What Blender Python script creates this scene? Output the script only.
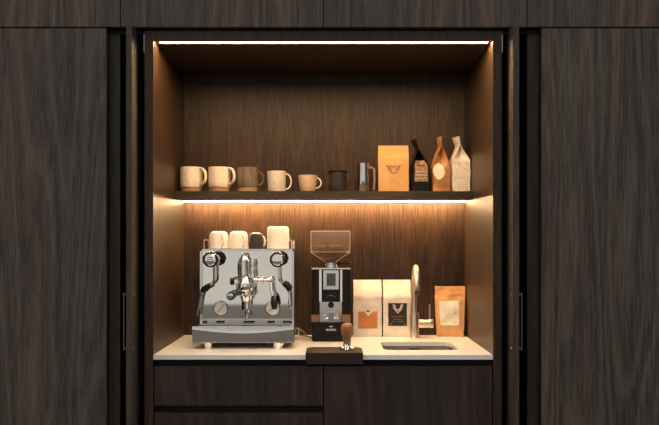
import bpy, bmesh, math, random
from mathutils import Vector, Matrix, noise
random.seed(7)
SC = bpy.context.scene
for o in list(bpy.data.objects): bpy.data.objects.remove(o)
COL = SC.collection
PI = math.pi

# ------------------------------------------------------------------ camera, world, exposure
FPX, CY, CZ = 860.0, 2.6, 1.241
cd = bpy.data.cameras.new('camera'); cam = bpy.data.objects.new('camera', cd); COL.objects.link(cam)
cam.location = (0, -CY, CZ); cam.rotation_euler = (PI/2, 0, 0)
cd.sensor_width = 36; cd.lens = 36*FPX/659; cd.shift_x = -1.5/659; cd.shift_y = 29.5/659
cd.clip_start = 0.05
SC.camera = cam
w = bpy.data.worlds.new('daylit_room'); SC.world = w; w.use_nodes = True
bg = w.node_tree.nodes['Background']; bg.inputs[0].default_value = (1.0, 0.96, 0.905, 1)
# soft daylight of the room: brighter from high windows overhead and from the pale wall opposite, dimmer at the sides
_n = w.node_tree
def _mr(src, a, b, c, d):
    k = _n.nodes.new('ShaderNodeMapRange'); k.interpolation_type = 'SMOOTHSTEP'; _n.links.new(src, k.inputs[0])
    for i, v in enumerate((a, b, c, d)): k.inputs[i+1].default_value = v
    return k.outputs[0]
_tc = _n.nodes.new('ShaderNodeTexCoord'); _sx = _n.nodes.new('ShaderNodeSeparateXYZ'); _n.links.new(_tc.outputs['Generated'], _sx.inputs[0])
_a = _n.nodes.new('ShaderNodeMath'); _a.operation = 'ADD'
WORLD_LOW, WORLD_OPP, WORLD_TOP = 0.27, 0.35, 0.85
_n.links.new(_mr(_sx.outputs['Y'], -0.90, -0.965, WORLD_LOW, WORLD_LOW+WORLD_OPP), _a.inputs[0])
_n.links.new(_mr(_sx.outputs['Z'], 0.25, 0.75, 0.0, WORLD_TOP), _a.inputs[1])
_b = _n.nodes.new('ShaderNodeMath'); _b.operation = 'ADD'; _n.links.new(_a.outputs[0], _b.inputs[0])
_n.links.new(_mr(_sx.outputs['X'], -0.35, -0.8, 0.0, 0.45), _b.inputs[1])       # window side on the left
_n.links.new(_b.outputs[0], bg.inputs[1])
SC.view_settings.view_transform = 'Standard'; SC.view_settings.look = 'None'
SC.view_settings.exposure = 0; SC.view_settings.gamma = 1; SC.view_settings.use_curve_mapping = False
TOP_LED, SHELF_LED = 265.0, 310.0
LED_COL = (1.0, 0.62, 0.30, 1)

# ------------------------------------------------------------------ materials
def s2l(r, g, b):
    f = lambda c: ((c/255+0.055)/1.055)**2.4 if c/255 > 0.04045 else c/255/12.92
    return (f(r), f(g), f(b), 1)
def mat(name, col, rough=0.5, metal=0.0, var=0.08, scale=40, bump=0.0, bscale=200, emit=None, trans=0, stretch=(1,1,1), ior=1.45, spec=0.5):
    m = bpy.data.materials.new(name); m.use_nodes = True
    nt = m.node_tree; b = nt.nodes['Principled BSDF']
    b.inputs['Roughness'].default_value = rough; b.inputs['Metallic'].default_value = metal
    b.inputs['Transmission Weight'].default_value = trans; b.inputs['IOR'].default_value = ior
    b.inputs['Specular IOR Level'].default_value = spec
    tc = nt.nodes.new('ShaderNodeTexCoord'); mp = nt.nodes.new('ShaderNodeMapping')
    mp.inputs['Scale'].default_value = stretch
    nt.links.new(tc.outputs['Object'], mp.inputs[0])
    n = nt.nodes.new('ShaderNodeTexNoise'); n.inputs['Scale'].default_value = scale; n.inputs['Detail'].default_value = 4
    nt.links.new(mp.outputs[0], n.inputs['Vector'])
    r = nt.nodes.new('ShaderNodeValToRGB')
    c = col
    r.color_ramp.elements[0].position = 0.3; r.color_ramp.elements[1].position = 0.7
    r.color_ramp.elements[0].color = (c[0]*(1-var), c[1]*(1-var), c[2]*(1-var), 1)
    r.color_ramp.elements[1].color = (min(1,c[0]*(1+var)), min(1,c[1]*(1+var)), min(1,c[2]*(1+var)), 1)
    nt.links.new(n.outputs['Fac'], r.inputs[0]); nt.links.new(r.outputs[0], b.inputs['Base Color'])
    if bump:
        n2 = nt.nodes.new('ShaderNodeTexNoise'); n2.inputs['Scale'].default_value = bscale; n2.inputs['Detail'].default_value = 3
        nt.links.new(mp.outputs[0], n2.inputs['Vector'])
        bp = nt.nodes.new('ShaderNodeBump'); bp.inputs['Strength'].default_value = bump; bp.inputs['Distance'].default_value = 0.002
        nt.links.new(n2.outputs['Fac'], bp.inputs['Height']); nt.links.new(bp.outputs[0], b.inputs['Normal'])
    if emit:
        b.inputs['Emission Color'].default_value = emit[0]; b.inputs['Emission Strength'].default_value = emit[1]
    return m
def wood(name, dark, light, seed=0.0, rough=0.5, board=9.0, horizontal=False, tint=True):
    m = bpy.data.materials.new(name); m.use_nodes = True
    nt = m.node_tree; b = nt.nodes['Principled BSDF']; b.inputs['Roughness'].default_value = rough
    b.inputs['Specular IOR Level'].default_value = 0.35
    tc = nt.nodes.new('ShaderNodeTexCoord')
    def mp(sx, sy, sz):
        k = nt.nodes.new('ShaderNodeMapping'); k.inputs['Scale'].default_value = (sz, sy, sx) if horizontal else (sx, sy, sz)
        k.inputs['Location'].default_value = (seed, seed*0.7, seed*0.3)
        nt.links.new(tc.outputs['Object'], k.inputs[0]); return k
    def nz(mpn, detail, rgh=0.6, dist=0.0):
        n = nt.nodes.new('ShaderNodeTexNoise'); n.inputs['Scale'].default_value = 1
        n.inputs['Detail'].default_value = detail; n.inputs['Roughness'].default_value = rgh; n.inputs['Distortion'].default_value = dist
        nt.links.new(mpn.outputs[0], n.inputs['Vector']); return n
    fine = nz(mp(250, 250, 11.0), 5, 0.7)           # pores running along the board
    fig = nz(mp(38, 38, 1.6), 4, 0.6, 0.6)          # figure
    brd = nz(mp(board, board, 0.12), 1, 0.3)        # veneer leaves of differing tone
    def math_(op, a, bb):
        k = nt.nodes.new('ShaderNodeMath'); k.operation = op
        for i, v in enumerate((a, bb)):
            if isinstance(v, (int, float)): k.inputs[i].default_value = v
            else: nt.links.new(v, k.inputs[i])
        return k.outputs[0]
    cath = nz(mp(5.5, 5.5, 0.42), 2, 0.45, 0.3)      # contour lines of this field give cathedral figure
    rings = math_('PINGPONG', math_('MULTIPLY', cath.outputs['Fac'], 26.0), 1.0)
    rings = math_('POWER', rings, 1.8)
    f = math_('ADD', math_('ADD', math_('MULTIPLY', fine.outputs['Fac'], 0.66 if tint else 0.86), math_('MULTIPLY', fig.outputs['Fac'], 0.24 if tint else 0.10)), math_('MULTIPLY', rings, 0.12 if tint else 0.07))
    r = nt.nodes.new('ShaderNodeValToRGB'); r.color_ramp.elements[0].position = 0.39; r.color_ramp.elements[1].position = 0.61
    r.color_ramp.elements[0].color = dark; r.color_ramp.elements[1].color = light
    nt.links.new(f, r.inputs[0])
    r2 = nt.nodes.new('ShaderNodeValToRGB'); r2.color_ramp.elements[0].position = 0.36; r2.color_ramp.elements[1].position = 0.64
    r2.color_ramp.elements[0].color = (tint and (0.80, 0.93, 0.93, 1) or (0.90, 0.95, 0.97, 1)); r2.color_ramp.elements[1].color = (tint and (1.28, 1.03, 0.97, 1) or (1.12, 1.02, 0.98, 1))
    nt.links.new(brd.outputs['Fac'], r2.inputs[0])
    mx = nt.nodes.new('ShaderNodeMix'); mx.data_type = 'RGBA'; mx.blend_type = 'MULTIPLY'; mx.inputs[0].default_value = 1
    nt.links.new(r.outputs[0], mx.inputs[6]); nt.links.new(r2.outputs[0], mx.inputs[7])
    nt.links.new(mx.outputs[2], b.inputs['Base Color'])
    bp = nt.nodes.new('ShaderNodeBump'); bp.inputs['Strength'].default_value = 0.35; bp.inputs['Distance'].default_value = 0.0012
    nt.links.new(fine.outputs['Fac'], bp.inputs['Height']); nt.links.new(bp.outputs[0], b.inputs['Normal'])
    return m
WD = (0.031, 0.0245, 0.0205, 1); WL = (0.110, 0.089, 0.075, 1)
M_door = wood('smoked_oak_doors', WD, WL, 0.0)
M_door2 = wood('smoked_oak_doors_b', WD, WL, 3.7)
M_upper = wood('smoked_oak_upper', (0.038, 0.030, 0.025, 1), (0.108, 0.086, 0.071, 1), 9.1)
M_base = wood('smoked_oak_base', (0.014, 0.0095, 0.0075, 1), (0.046, 0.031, 0.025, 1), 5.3)
M_nook = wood('smoked_oak_nook', (0.015, 0.0082, 0.0044, 1), (0.062, 0.0345, 0.0185, 1), 1.9, rough=0.42, board=6, tint=False)  # door oak with the nook's shade and warm light put into its colour
M_shelf = wood('smoked_oak_shelf', (0.026, 0.017, 0.012, 1), (0.072, 0.048, 0.032, 1), 4.4, horizontal=True)
M_void = mat('dark_recess_lining', (0.006, 0.005, 0.0045, 1), 0.8)
M_floor = mat('grey_brown_floor', (0.085, 0.075, 0.065, 1), 0.6, var=0.2, scale=3)
M_wall = mat('plaster', (0.55, 0.54, 0.52, 1), 0.9, bump=0.1)
M_led = mat('led_diffuser_top', (0.9, 0.85, 0.7, 1), 0.5, emit=(LED_COL, TOP_LED))
M_led2 = mat('led_diffuser_shelf', (0.9, 0.85, 0.7, 1), 0.5, emit=(LED_COL, SHELF_LED))
M_alu = mat('anodised_aluminium', (0.5, 0.48, 0.46, 1), 0.35, 1.0)
M_handle = mat('black_bronze_metal', (0.16, 0.14, 0.12, 1), 0.4, 0.7)
M_quartz = mat('speckled_white_quartz', (0.84, 0.82, 0.79, 1), 0.28, var=0.10, scale=350)
M_steel = mat('polished_steel', (0.80, 0.78, 0.74, 1), 0.09, 1.0, var=0.02)
M_plate = mat('mirror_steel_plate', (0.82, 0.79, 0.73, 1), 0.03, 1.0, var=0.02)
M_brush = mat('brushed_steel', (0.74, 0.71, 0.66, 1), 0.12, 1.0, var=0.06, scale=8, stretch=(1, 1, 60), bump=0.05, bscale=12)
M_tray = mat('polished_tray_steel', (0.74, 0.71, 0.67, 1), 0.07, 1.0, var=0.03)
M_refl = mat('pale_reflection_steel', (0.85, 0.80, 0.74, 1), 0.45, 1.0, var=0.03)  # for the pale blocks that imitate the grate's reflection
M_chrome = mat('chrome', (0.86, 0.85, 0.83, 1), 0.05, 1.0, var=0.02)
M_nickel = mat('brushed_nickel', (0.70, 0.60, 0.49, 1), 0.34, 1.0, var=0.05, stretch=(1, 1, 30), scale=10)
M_sink = mat('sink_steel', (0.80, 0.77, 0.73, 1), 0.42, 1.0, var=0.04)
M_black = mat('black_plastic', (0.012, 0.011, 0.010, 1), 0.3)
M_bakel = mat('black_bakelite', (0.009, 0.008, 0.007, 1), 0.25, spec=0.3)
M_blackm = mat('satin_black_metal', (0.008, 0.007, 0.006, 1), 0.38, spec=0.25)
M_screen = mat('dark_screen', (0.05, 0.05, 0.052, 1), 0.15)
M_dial = mat('dial_white', (0.86, 0.84, 0.80, 1), 0.5, var=0.03)
M_cream = mat('cream_speckled_glaze', (0.80, 0.71, 0.59, 1), 0.35, var=0.14, scale=160)
M_cream2 = mat('warm_white_glaze', (0.86, 0.82, 0.74, 1), 0.3, var=0.08, scale=120)
M_tan = mat('raw_stoneware', (0.40, 0.25, 0.15, 1), 0.8, var=0.1, scale=200)
M_grey = mat('grey_brown_glaze', (0.16, 0.125, 0.095, 1), 0.25, var=0.35, scale=60, stretch=(1, 1, 0.3))
M_pale = mat('pale_grey_glaze', (0.62, 0.56, 0.50, 1), 0.35, var=0.15, scale=90)
M_sand = mat('sand_glaze', (0.55, 0.41, 0.27, 1), 0.4, var=0.14, scale=130)
M_darkc = mat('dark_stoneware', (0.030, 0.026, 0.024, 1), 0.35, var=0.3, scale=60)
M_kraft = mat('tan_kraft_paper', (0.66, 0.37, 0.15, 1), 0.6, var=0.08, scale=60, bump=0.25, bscale=60)
M_kraft2 = mat('brown_kraft_paper', (0.46, 0.22, 0.085, 1), 0.5, var=0.35, scale=45, bump=0.5, bscale=50)
M_kraft3 = mat('orange_kraft_paper', (0.74, 0.40, 0.17, 1), 0.5, var=0.10, scale=35, bump=0.4, bscale=40)
M_bfoil = mat('black_foil', (0.007, 0.006, 0.0055, 1), 0.22, var=0.3, spec=0.3, scale=50, bump=0.5, bscale=60)
M_wpaper = mat('white_rice_paper', (0.74, 0.69, 0.62, 1), 0.6, var=0.20, scale=90, bump=0.4, bscale=60)
M_ivory = mat('ivory_paper', (0.77, 0.72, 0.64, 1), 0.55, var=0.12, scale=28, bump=0.8, bscale=35)
M_orange = mat('orange_label', (0.55, 0.22, 0.06, 1), 0.6, var=0.04)
M_clabel = mat('cream_label', (0.85, 0.80, 0.70, 1), 0.6, var=0.04)
M_bronze = mat('bronze_printed_label', (0.30, 0.19, 0.11, 1), 0.45, var=0.55, scale=120)
M_ink = mat('black_ink', (0.02, 0.015, 0.012, 1), 0.6)
M_wink = mat('white_ink', (0.75, 0.68, 0.58, 1), 0.6)
M_gink = mat('grey_ink', (0.38, 0.32, 0.26, 1), 0.6)
M_walnut = mat('walnut', (0.30, 0.135, 0.055, 1), 0.4, var=0.25, scale=60, stretch=(1, 1, 0.15))
M_mat = wood('dark_walnut_block', (0.011, 0.0065, 0.0045, 1), (0.036, 0.020, 0.012, 1), 2.2, rough=0.45, horizontal=True)
M_tanblk = mat('tan_reflection', (0.20, 0.11, 0.065, 1), 0.6)  # tone of the reflections built onto the grinder face
M_bean = mat('roasted_coffee', (0.12, 0.050, 0.020, 1), 0.35, var=0.7, scale=90)
M_cord = mat('grey_cable', (0.25, 0.22, 0.19, 1), 0.4)
M_hopper = bpy.data.materials.new('smoked_clear_plastic'); M_hopper.use_nodes = True
_nt = M_hopper.node_tree; _nt.nodes.clear()
_o = _nt.nodes.new('ShaderNodeOutputMaterial'); _t = _nt.nodes.new('ShaderNodeBsdfTransparent'); _g = _nt.nodes.new('ShaderNodeBsdfGlossy')
_d = _nt.nodes.new('ShaderNodeBsdfDiffuse'); _d.inputs[0].default_value = (0.75, 0.68, 0.58, 1)
_t.inputs[0].default_value = (0.93, 0.90, 0.86, 1); _g.inputs['Roughness'].default_value = 0.05
_m = _nt.nodes.new('ShaderNodeMixShader'); _m.inputs[0].default_value = 0.05
_m2 = _nt.nodes.new('ShaderNodeMixShader'); _m2.inputs[0].default_value = 0.06
_nt.links.new(_t.outputs[0], _m2.inputs[1]); _nt.links.new(_d.outputs[0], _m2.inputs[2])
_nt.links.new(_m2.outputs[0], _m.inputs[1]); _nt.links.new(_g.outputs[0], _m.inputs[2])
_nt.links.new(_m.outputs[0], _o.inputs[0])

# ------------------------------------------------------------------ helpers
def S(Y): return FPX/(CY+Y)
def X(px, Y): return (px-331)/S(Y)
def Z(py, Y): return CZ+(242-py)/S(Y)
def add_box(bm, x0, x1, y0, y1, z0, z1, bevel=0.0, seg=2):
    r = bmesh.ops.create_cube(bm, size=1)
    vs = r['verts']
    for v in vs:
        v.co = Vector(((x0+x1)/2+v.co.x*(x1-x0), (y0+y1)/2+v.co.y*(y1-y0), (z0+z1)/2+v.co.z*(z1-z0)))
    if bevel > 0:
        es = list({e for v in vs for e in v.link_edges})
        bmesh.ops.bevel(bm, geom=es, offset=bevel, segments=seg, affect='EDGES', clamp_overlap=True)
    return bm
def box(*a, **k): return add_box(bmesh.new(), *a, **k)
def add_lathe(bm, prof, c=(0, 0, 0), axis='Z', seg=32, M=None):
    """prof: list of (radius, height)"""
    if M is None:
        M = Matrix.Translation(c)
        if axis == 'Y': M = M @ Matrix.Rotation(PI/2, 4, 'X')      # height runs towards -Y
        if axis == 'X': M = M @ Matrix.Rotation(PI/2, 4, 'Y')
    rings = []
    for r, h in prof:
        if r < 1e-6: rings.append([bm.verts.new(M @ Vector((0, 0, h)))])
        else: rings.append([bm.verts.new(M @ Vector((r*math.cos(2*PI*i/seg), r*math.sin(2*PI*i/seg), h))) for i in range(seg)])
    for a, b in zip(rings, rings[1:]):
        for i in range(seg):
            j = (i+1) % seg
            if len(a) == 1 and len(b) == 1: continue
            if len(a) == 1: bm.faces.new((a[0], b[j], b[i]))
            elif len(b) == 1: bm.faces.new((a[i], a[j], b[0]))
            else: bm.faces.new((a[i], a[j], b[j], b[i]))
    return bm
def lathe(*a, **k): return add_lathe(bmesh.new(), *a, **k)
def smooth_path(pts, n=6):
    out = []; P = [Vector(p) for p in pts]
    if len(P) < 3: return P
    for i in range(len(P)-1):
        p0 = P[max(i-1, 0)]; p1 = P[i]; p2 = P[i+1]; p3 = P[min(i+2, len(P)-1)]
        for k in range(n):
            t = k/n
            out.append(0.5*((2*p1)+(-p0+p2)*t+(2*p0-5*p1+4*p2-p3)*t*t+(-p0+3*p1-3*p2+p3)*t**3))
    out.append(P[-1]); return out
def add_tube(bm, pts, r, seg=12, closed=False, flat=1.0, caps=True):
    P = [Vector(p) for p in pts]; n = len(P)
    rr = r if isinstance(r, (list, tuple)) else [r]*n
    T = []
    for i in range(n):
        a = P[(i-1) % n] if (closed or i > 0) else P[i]; b = P[(i+1) % n] if (closed or i < n-1) else P[i]
        T.append((b-a).normalized())
    up = Vector((0, 0, 1)) if abs(T[0].z) < 0.9 else Vector((0, 1, 0))
    N = (up-T[0]*up.dot(T[0])).normalized(); rings = []
    for i in range(n):
        N = (N-T[i]*N.dot(T[i])).normalized(); B = T[i].cross(N)
        rings.append([bm.verts.new(P[i]+rr[i]*(math.cos(2*PI*k/seg)*N+flat*math.sin(2*PI*k/seg)*B)) for k in range(seg)])
    for i in range(n if closed else n-1):
        a, b = rings[i], rings[(i+1) % n]
        for k in range(seg):
            j = (k+1) % seg; bm.faces.new((a[k], a[j], b[j], b[k]))
    if caps and not closed:
        bm.faces.new(list(reversed(rings[0]))); bm.faces.new(rings[-1])
    return bm
def tube(*a, **k): return add_tube(bmesh.new(), *a, **k)
def rrect(x0, x1, y0, y1, r, n=6, back_only=False):
    pts = []
    for cx, cy, a0, on in ((x1-r, y1-r, 0, 1), (x0+r, y1-r, PI/2, 1), (x0+r, y0+r, PI, not back_only), (x1-r, y0+r, 1.5*PI, not back_only)):
        if on:
            for i in range(n+1):
                a = a0+PI/2*i/n; pts.append((cx+r*math.cos(a), cy+r*math.sin(a)))
        else:
            sx = x0 if cx < (x0+x1)/2 else x1
            pts.append((sx, y0))
    return pts
def add_prism(bm, poly, z0, z1, fn=lambda p, h: (p[0], p[1], h)):
    a = [bm.verts.new(fn(p, z0)) for p in poly]; b = [bm.verts.new(fn(p, z1)) for p in poly]
    n = len(poly)
    bm.faces.new(list(reversed(a))); bm.faces.new(b)
    for i in range(n):
        j = (i+1) % n; bm.faces.new((a[i], a[j], b[j], b[i]))
    return bm
def prism(*a, **k): return add_prism(bmesh.new(), *a, **k)
def rootof(o):
    while o.parent: o = o.parent
    return o
def obj(name, bm, m, parent=None, local=False, smooth=True, angle=35, bevel=0):
    bmesh.ops.recalc_face_normals(bm, faces=bm.faces[:])
    if parent is not None and not local:
        bmesh.ops.translate(bm, vec=-rootof(parent).location, verts=bm.verts[:])
    me = bpy.data.meshes.new(name); bm.to_mesh(me); bm.free()
    ms = m if isinstance(m, (list, tuple)) else [m]
    for k in ms: me.materials.append(k)
    if smooth:
        me.polygons.foreach_set('use_smooth', [True]*len(me.polygons))
        me.set_sharp_from_angle(angle=math.radians(angle))
    o = bpy.data.objects.new(name, me); COL.objects.link(o)
    if parent is not None: o.parent = parent
    return o
def thing(name, label, cat, loc=(0, 0, 0), rz=0, group=None):
    o = bpy.data.objects.new(name, None); COL.objects.link(o); o.empty_display_size = 0.05
    o.location = loc; o.rotation_euler = (0, 0, rz); o['label'] = label; o['category'] = cat
    if group: o['group'] = group
    return o
def tag(o, label, cat, group=None):
    o['label'] = label; o['category'] = cat
    if group: o['group'] = group
    return o
def struct(name, bm, m):
    o = obj(name, bm, m, smooth=False); o['kind'] = 'structure'; return o
def centred(bm, loc):
    bmesh.ops.translate(bm, vec=-Vector(loc), verts=bm.verts[:]); return bm
def letters(text, size, name, m, parent, loc, rot=(PI/2, 0, 0), depth=0.0004, bold=0.0):
    cu = bpy.data.curves.new(name, 'FONT'); cu.body = text; cu.size = size; cu.align_x = 'CENTER'; cu.align_y = 'CENTER'
    cu.extrude = depth; cu.offset = bold
    t = bpy.data.objects.new(name+'_curve', cu); COL.objects.link(t)
    bpy.context.view_layer.update()
    me = bpy.data.meshes.new_from_object(t.evaluated_get(bpy.context.evaluated_depsgraph_get()))
    bpy.data.objects.remove(t)
    me.transform(Matrix.Translation(loc) @ Matrix.LocRotScale(None, __import__('mathutils').Euler(rot), None))
    me.materials.clear(); me.materials.append(m)
    o = bpy.data.objects.new(name, me); COL.objects.link(o); o.parent = parent
    return o

# ------------------------------------------------------------------ the setting
FX0, FX1 = -1.90, 1.86
struct('floor', box(-5, 5, -14, 0.62, -0.05, 0), M_floor)
struct('wall_back', box(FX0-0.9, FX1+0.9, 0.625, 0.70, 0, 2.52), M_wall)

YF = -0.025                                        # plane of the door fronts
# tall cabinets left and right of the nook
def tall(x0, x1, label, m, filler):
    t = thing('tall_cabinet', label, 'cabinet', ((x0+x1)/2, YF, 0))
    obj('carcass', box(x0+0.001, x1-0.001, 0.0, 0.615, 0.0, 1.880), M_void, t, smooth=False)
    obj('plinth', box(x0+0.002, x1-0.002, -0.012, -0.0005, 0.0, 0.095), M_base, t, smooth=False)
    n = 2; wd = (x1-x0)/n
    for i in range(n):
        obj('door', box(x0+i*wd+0.0015, x0+(i+1)*wd-0.0015, YF, -0.0005, 0.10, 1.881, bevel=0.0012), m, t)
    return t
tall(-1.891, -0.671, 'tall dark oak cabinet left of the lit coffee nook', M_door, None)
tall(0.629, 1.849, 'tall dark oak cabinet right of the lit coffee nook', M_door2, None)
# upper cabinets
ups = [(-1.845, -1.238), (-1.238, -0.631), (-0.631, -0.0233), (-0.0233, 0.587), (0.587, 1.195), (1.195, 1.803)]
lab = ['far left upper wall cabinet above the left tall cabinet, out past its neighbour', 'upper wall cabinet at top left above the tall left door', 'upper wall cabinet above the left half of the coffee nook',
       'upper wall cabinet above the right half of the coffee nook', 'upper wall cabinet at top right above the tall right door', 'far right upper wall cabinet above the right tall cabinet, out past its neighbour']
for (a, b), l in zip(ups, lab):
    t = thing('upper_cabinet', l, 'cabinet', ((a+b)/2, YF, 1.885), group='upper wall cabinets')
    obj('carcass', box(a+0.0005, b-0.0005, 0.0, 0.615, 1.888, 2.50), M_void, t, smooth=False)
    obj('door', box(a+0.0015, b-0.0015, YF, -0.0005, 1.885, 2.50, bevel=0.001), M_upper, t)

# ------------------------------------------------------------------ coffee nook cabinet
NL, NR, NT, NB = -0.5375, 0.490, 1.8516, 0.55
nook = thing('nook_cabinet', 'open dark oak coffee nook with warm light strips and folded pocket doors', 'cabinet', ((NL+NR)/2, 0, 0))
for a, b in ((NL-0.0265, NL), (NR, NR+0.0265)):
    obj('side_panel', box(a, b, 0, NB, 0, 1.880, bevel=0.0006), M_nook, nook)
tb = box(NL, NR, 0, 0.026, NT, 1.880)
add_box(tb, NL, NR, 0.048, NB, NT, 1.880)
add_box(tb, NL, NR, 0.026, 0.048, NT+0.008, 1.880)
obj('top_panel', tb, M_nook, nook, smooth=False)
obj('back_panel', box(NL-0.0265, NR+0.0265, NB, NB+0.018, 0, 1.880), M_nook, nook, smooth=False)
SY, SZ0, SZ1 = 0.34, 1.388, 1.415
sb = box(NL+0.0003, NR-0.0003, SY, 0.502, SZ0, SZ1)
add_box(sb, NL+0.0003, NR-0.0003, 0.516, NB-0.0003, SZ0, SZ1); add_box(sb, NL+0.0003, NR-0.0003, 0.502, 0.516, SZ0+0.008, SZ1)
shelf = thing('shelf', 'dark oak shelf across the nook with a warm light strip beneath it', 'shelf', ((NL+NR)/2, 0.45, SZ0))
obj('board', sb, M_shelf, shelf, smooth=False)
l1 = obj('light_strip', box(NL+0.012, NR-0.010, 0.0262, 0.0478, NT+0.003, NT+0.0079), M_alu, nook, smooth=False)
obj('diffuser', box(NL+0.012, NR-0.010, 0.030, 0.042, NT+0.0012, NT+0.0029), M_led, l1, smooth=False)
l2 = obj('light_strip', box(NL+0.003, NR-0.003, 0.5022, 0.5158, SZ0+0.003, SZ0+0.0079), M_alu, shelf, smooth=False)
obj('diffuser', box(NL+0.003, NR-0.003, 0.5060, 0.5120, SZ0-0.0008, SZ0+0.0029), M_led2, l2, smooth=False)
# pocket fillers and pocket doors
obj('filler_panel', box(-0.6705, -0.638, 0.002, 0.020, 0, 1.880), M_base, nook, smooth=False)
obj('filler_panel', box(0.594, 0.6285, 0.002, 0.020, 0, 1.880), M_base, nook, smooth=False)
obj('pocket_lining', box(-0.6705, -0.5645, 0.42, 0.43, 0, 1.880), M_void, nook, smooth=False)
obj('pocket_lining', box(0.517, 0.6285, 0.42, 0.43, 0, 1.880), M_void, nook, smooth=False)
obj('pocket_lining', box(-0.6705, -0.5645, 0.0, 0.42, 1.870, 1.8795), M_void, nook, smooth=False)
obj('pocket_lining', box(0.517, 0.6285, 0.0, 0.42, 1.870, 1.8795), M_void, nook, smooth=False)
M_pocket = wood('smoked_oak_pocket_doors', (0.032, 0.025, 0.020, 1), (0.085, 0.066, 0.054, 1), 7.7)
for a, b, s in ((-0.603, -0.586, -1), (0.536, 0.554, 1)):
    d = obj('pocket_door', box(a, b, -0.070, 0.40, 0.04, 1.881, bevel=0.0012), M_pocket, nook)
    xo = a if s < 0 else b
    hz0, hz1 = Z(348.5, -0.05), Z(294.5, -0.05)
    hb = tube([(xo, -0.052, hz0), (xo+s*0.0105, -0.052, hz0)], 0.0028, 8)
    add_tube(hb, [(xo, -0.052, hz1), (xo+s*0.0105, -0.052, hz1)], 0.0028, 8)
    add_box(hb, xo+s*0.0105-0.0015, xo+s*0.0105+0.0015, -0.056, -0.047, hz0-0.006, hz1+0.006, bevel=0.0008)
    obj('handle', hb, M_handle, d)
    xi = b if s < 0 else a
    for hz in (hz0, hz1):
        obj('screw', lathe([(0, 0.0012), (0.0028, 0.0012), (0.0032, 0)], M=Matrix.Translation((xi, -0.045, hz)) @ Matrix.Rotation(-s*PI/2, 4, 'Y'), seg=12), M_alu, d)
for xa, s in ((NL-0.0265, -1), (NR+0.0265, 1)):
    hb = box(min(xa, xa+s*0.004), max(xa, xa+s*0.004), 0.004, 0.020, Z(52, 0), Z(34, 0), bevel=0.0006)
    add_tube(hb, [(xa+s*0.002, 0.003, Z(52, 0)+0.004), (xa+s*0.002, 0.003, Z(34, 0)-0.004)], 0.0025, 8)
    obj('hinge', hb, M_alu, nook)

# ------------------------------------------------------------------ base cabinets
GX = X(323.4, 0)
bc = thing('base_cabinet', 'dark oak drawer unit under the left half of the worktop', 'cabinet', ((NL+GX)/2, 0, 0))
obj('carcass', box(NL+0.001, GX-0.0005, 0.022, NB-0.002, 0.0, 0.8855), M_void, bc, smooth=False)
for z0, z1 in ((Z(405.8, 0), Z(366.2, 0)), (0.43, Z(413, 0)), (0.10, 0.409)):
    obj('drawer_front', box(NL+0.003, GX-0.0015, 0.001, 0.0215, z0, z1, bevel=0.001), M_base, bc)
obj('plinth', box(NL+0.002, GX-0.001, 0.012, 0.0215, 0.0, 0.09), M_base, bc, smooth=False)
bc = thing('base_cabinet', 'dark oak door unit under the sink half of the worktop', 'cabinet', ((NR+GX)/2, 0, 0))
cb = box(GX+0.0005, NR-0.001, 0.022, NB-0.002, 0.0, 0.66)
add_box(cb, GX+0.0005, 0.14, 0.022, NB-0.002, 0.66, 0.8855); add_box(cb, 0.435, NR-0.001, 0.022, NB-0.002, 0.66, 0.8855)
add_box(cb, 0.14, 0.435, 0.022, 0.060, 0.66, 0.8855)
obj('carcass', cb, M_void, bc, smooth=False)
obj('door', box(GX+0.0015, NR-0.003, 0.001, 0.0215, 0.10, Z(366.2, 0), bevel=0.001), M_base, bc)
obj('plinth', box(GX+0.001, NR-0.002, 0.012, 0.0215, 0.0, 0.09), M_base, bc, smooth=False)

# ------------------------------------------------------------------ worktop with sink opening
CT, CB = 0.900, 0.8860
SX0, SX1, SY0, SY1 = 0.167, 0.406, 0.115, 0.335
def worktop():
    bm = bmesh.new()
    inner = rrect(SX0, SX1, SY0, SY1, 0.03, 6)
    x0, x1, y0, y1 = NL+0.001, NR-0.001, -0.004, NB-0.0005
    # outer points matched to the inner ring
    cx, cy = (SX0+SX1)/2, (SY0+SY1)/2
    outer = []
    per = len(inner)
    corners = [(x1, y1), (x0, y1), (x0, y0), (x1, y0)]
    for k in range(4):
        for i in range(7):
            px, py = inner[k*7+i]; c = corners[k]
            if i == 3: outer.append(c)
            else:
                first = i < 3
                if k == 0: outer.append((x1, py) if first else (px, y1))
                if k == 1: outer.append((px, y1) if first else (x0, py))
                if k == 2: outer.append((x0, py) if first else (px, y0))
                if k == 3: outer.append((px, y0) if first else (x1, py))
    L = {}
    for nme, ring in (('i', inner), ('o', outer)):
        for z in (CB, CT): L[nme, z] = [bm.verts.new((p[0], p[1], z)) for p in ring]
    for i in range(per):
        j = (i+1) % per
        bm.faces.new((L['i', CT][i], L['i', CT][j], L['o', CT][j], L['o', CT][i]))
        bm.faces.new((L['i', CB][j], L['i', CB][i], L['o', CB][i], L['o', CB][j]))
        bm.faces.new((L['i', CB][i], L['i', CB][j], L['i', CT][j], L['i', CT][i]))
        bm.faces.new((L['o', CB][j], L['o', CB][i], L['o', CT][i], L['o', CT][j]))
    return bm
tag(obj('worktop', centred(worktop(), (0, 0, 0)), M_quartz, smooth=False), 'speckled white stone worktop running the width of the nook', 'worktop')

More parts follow.
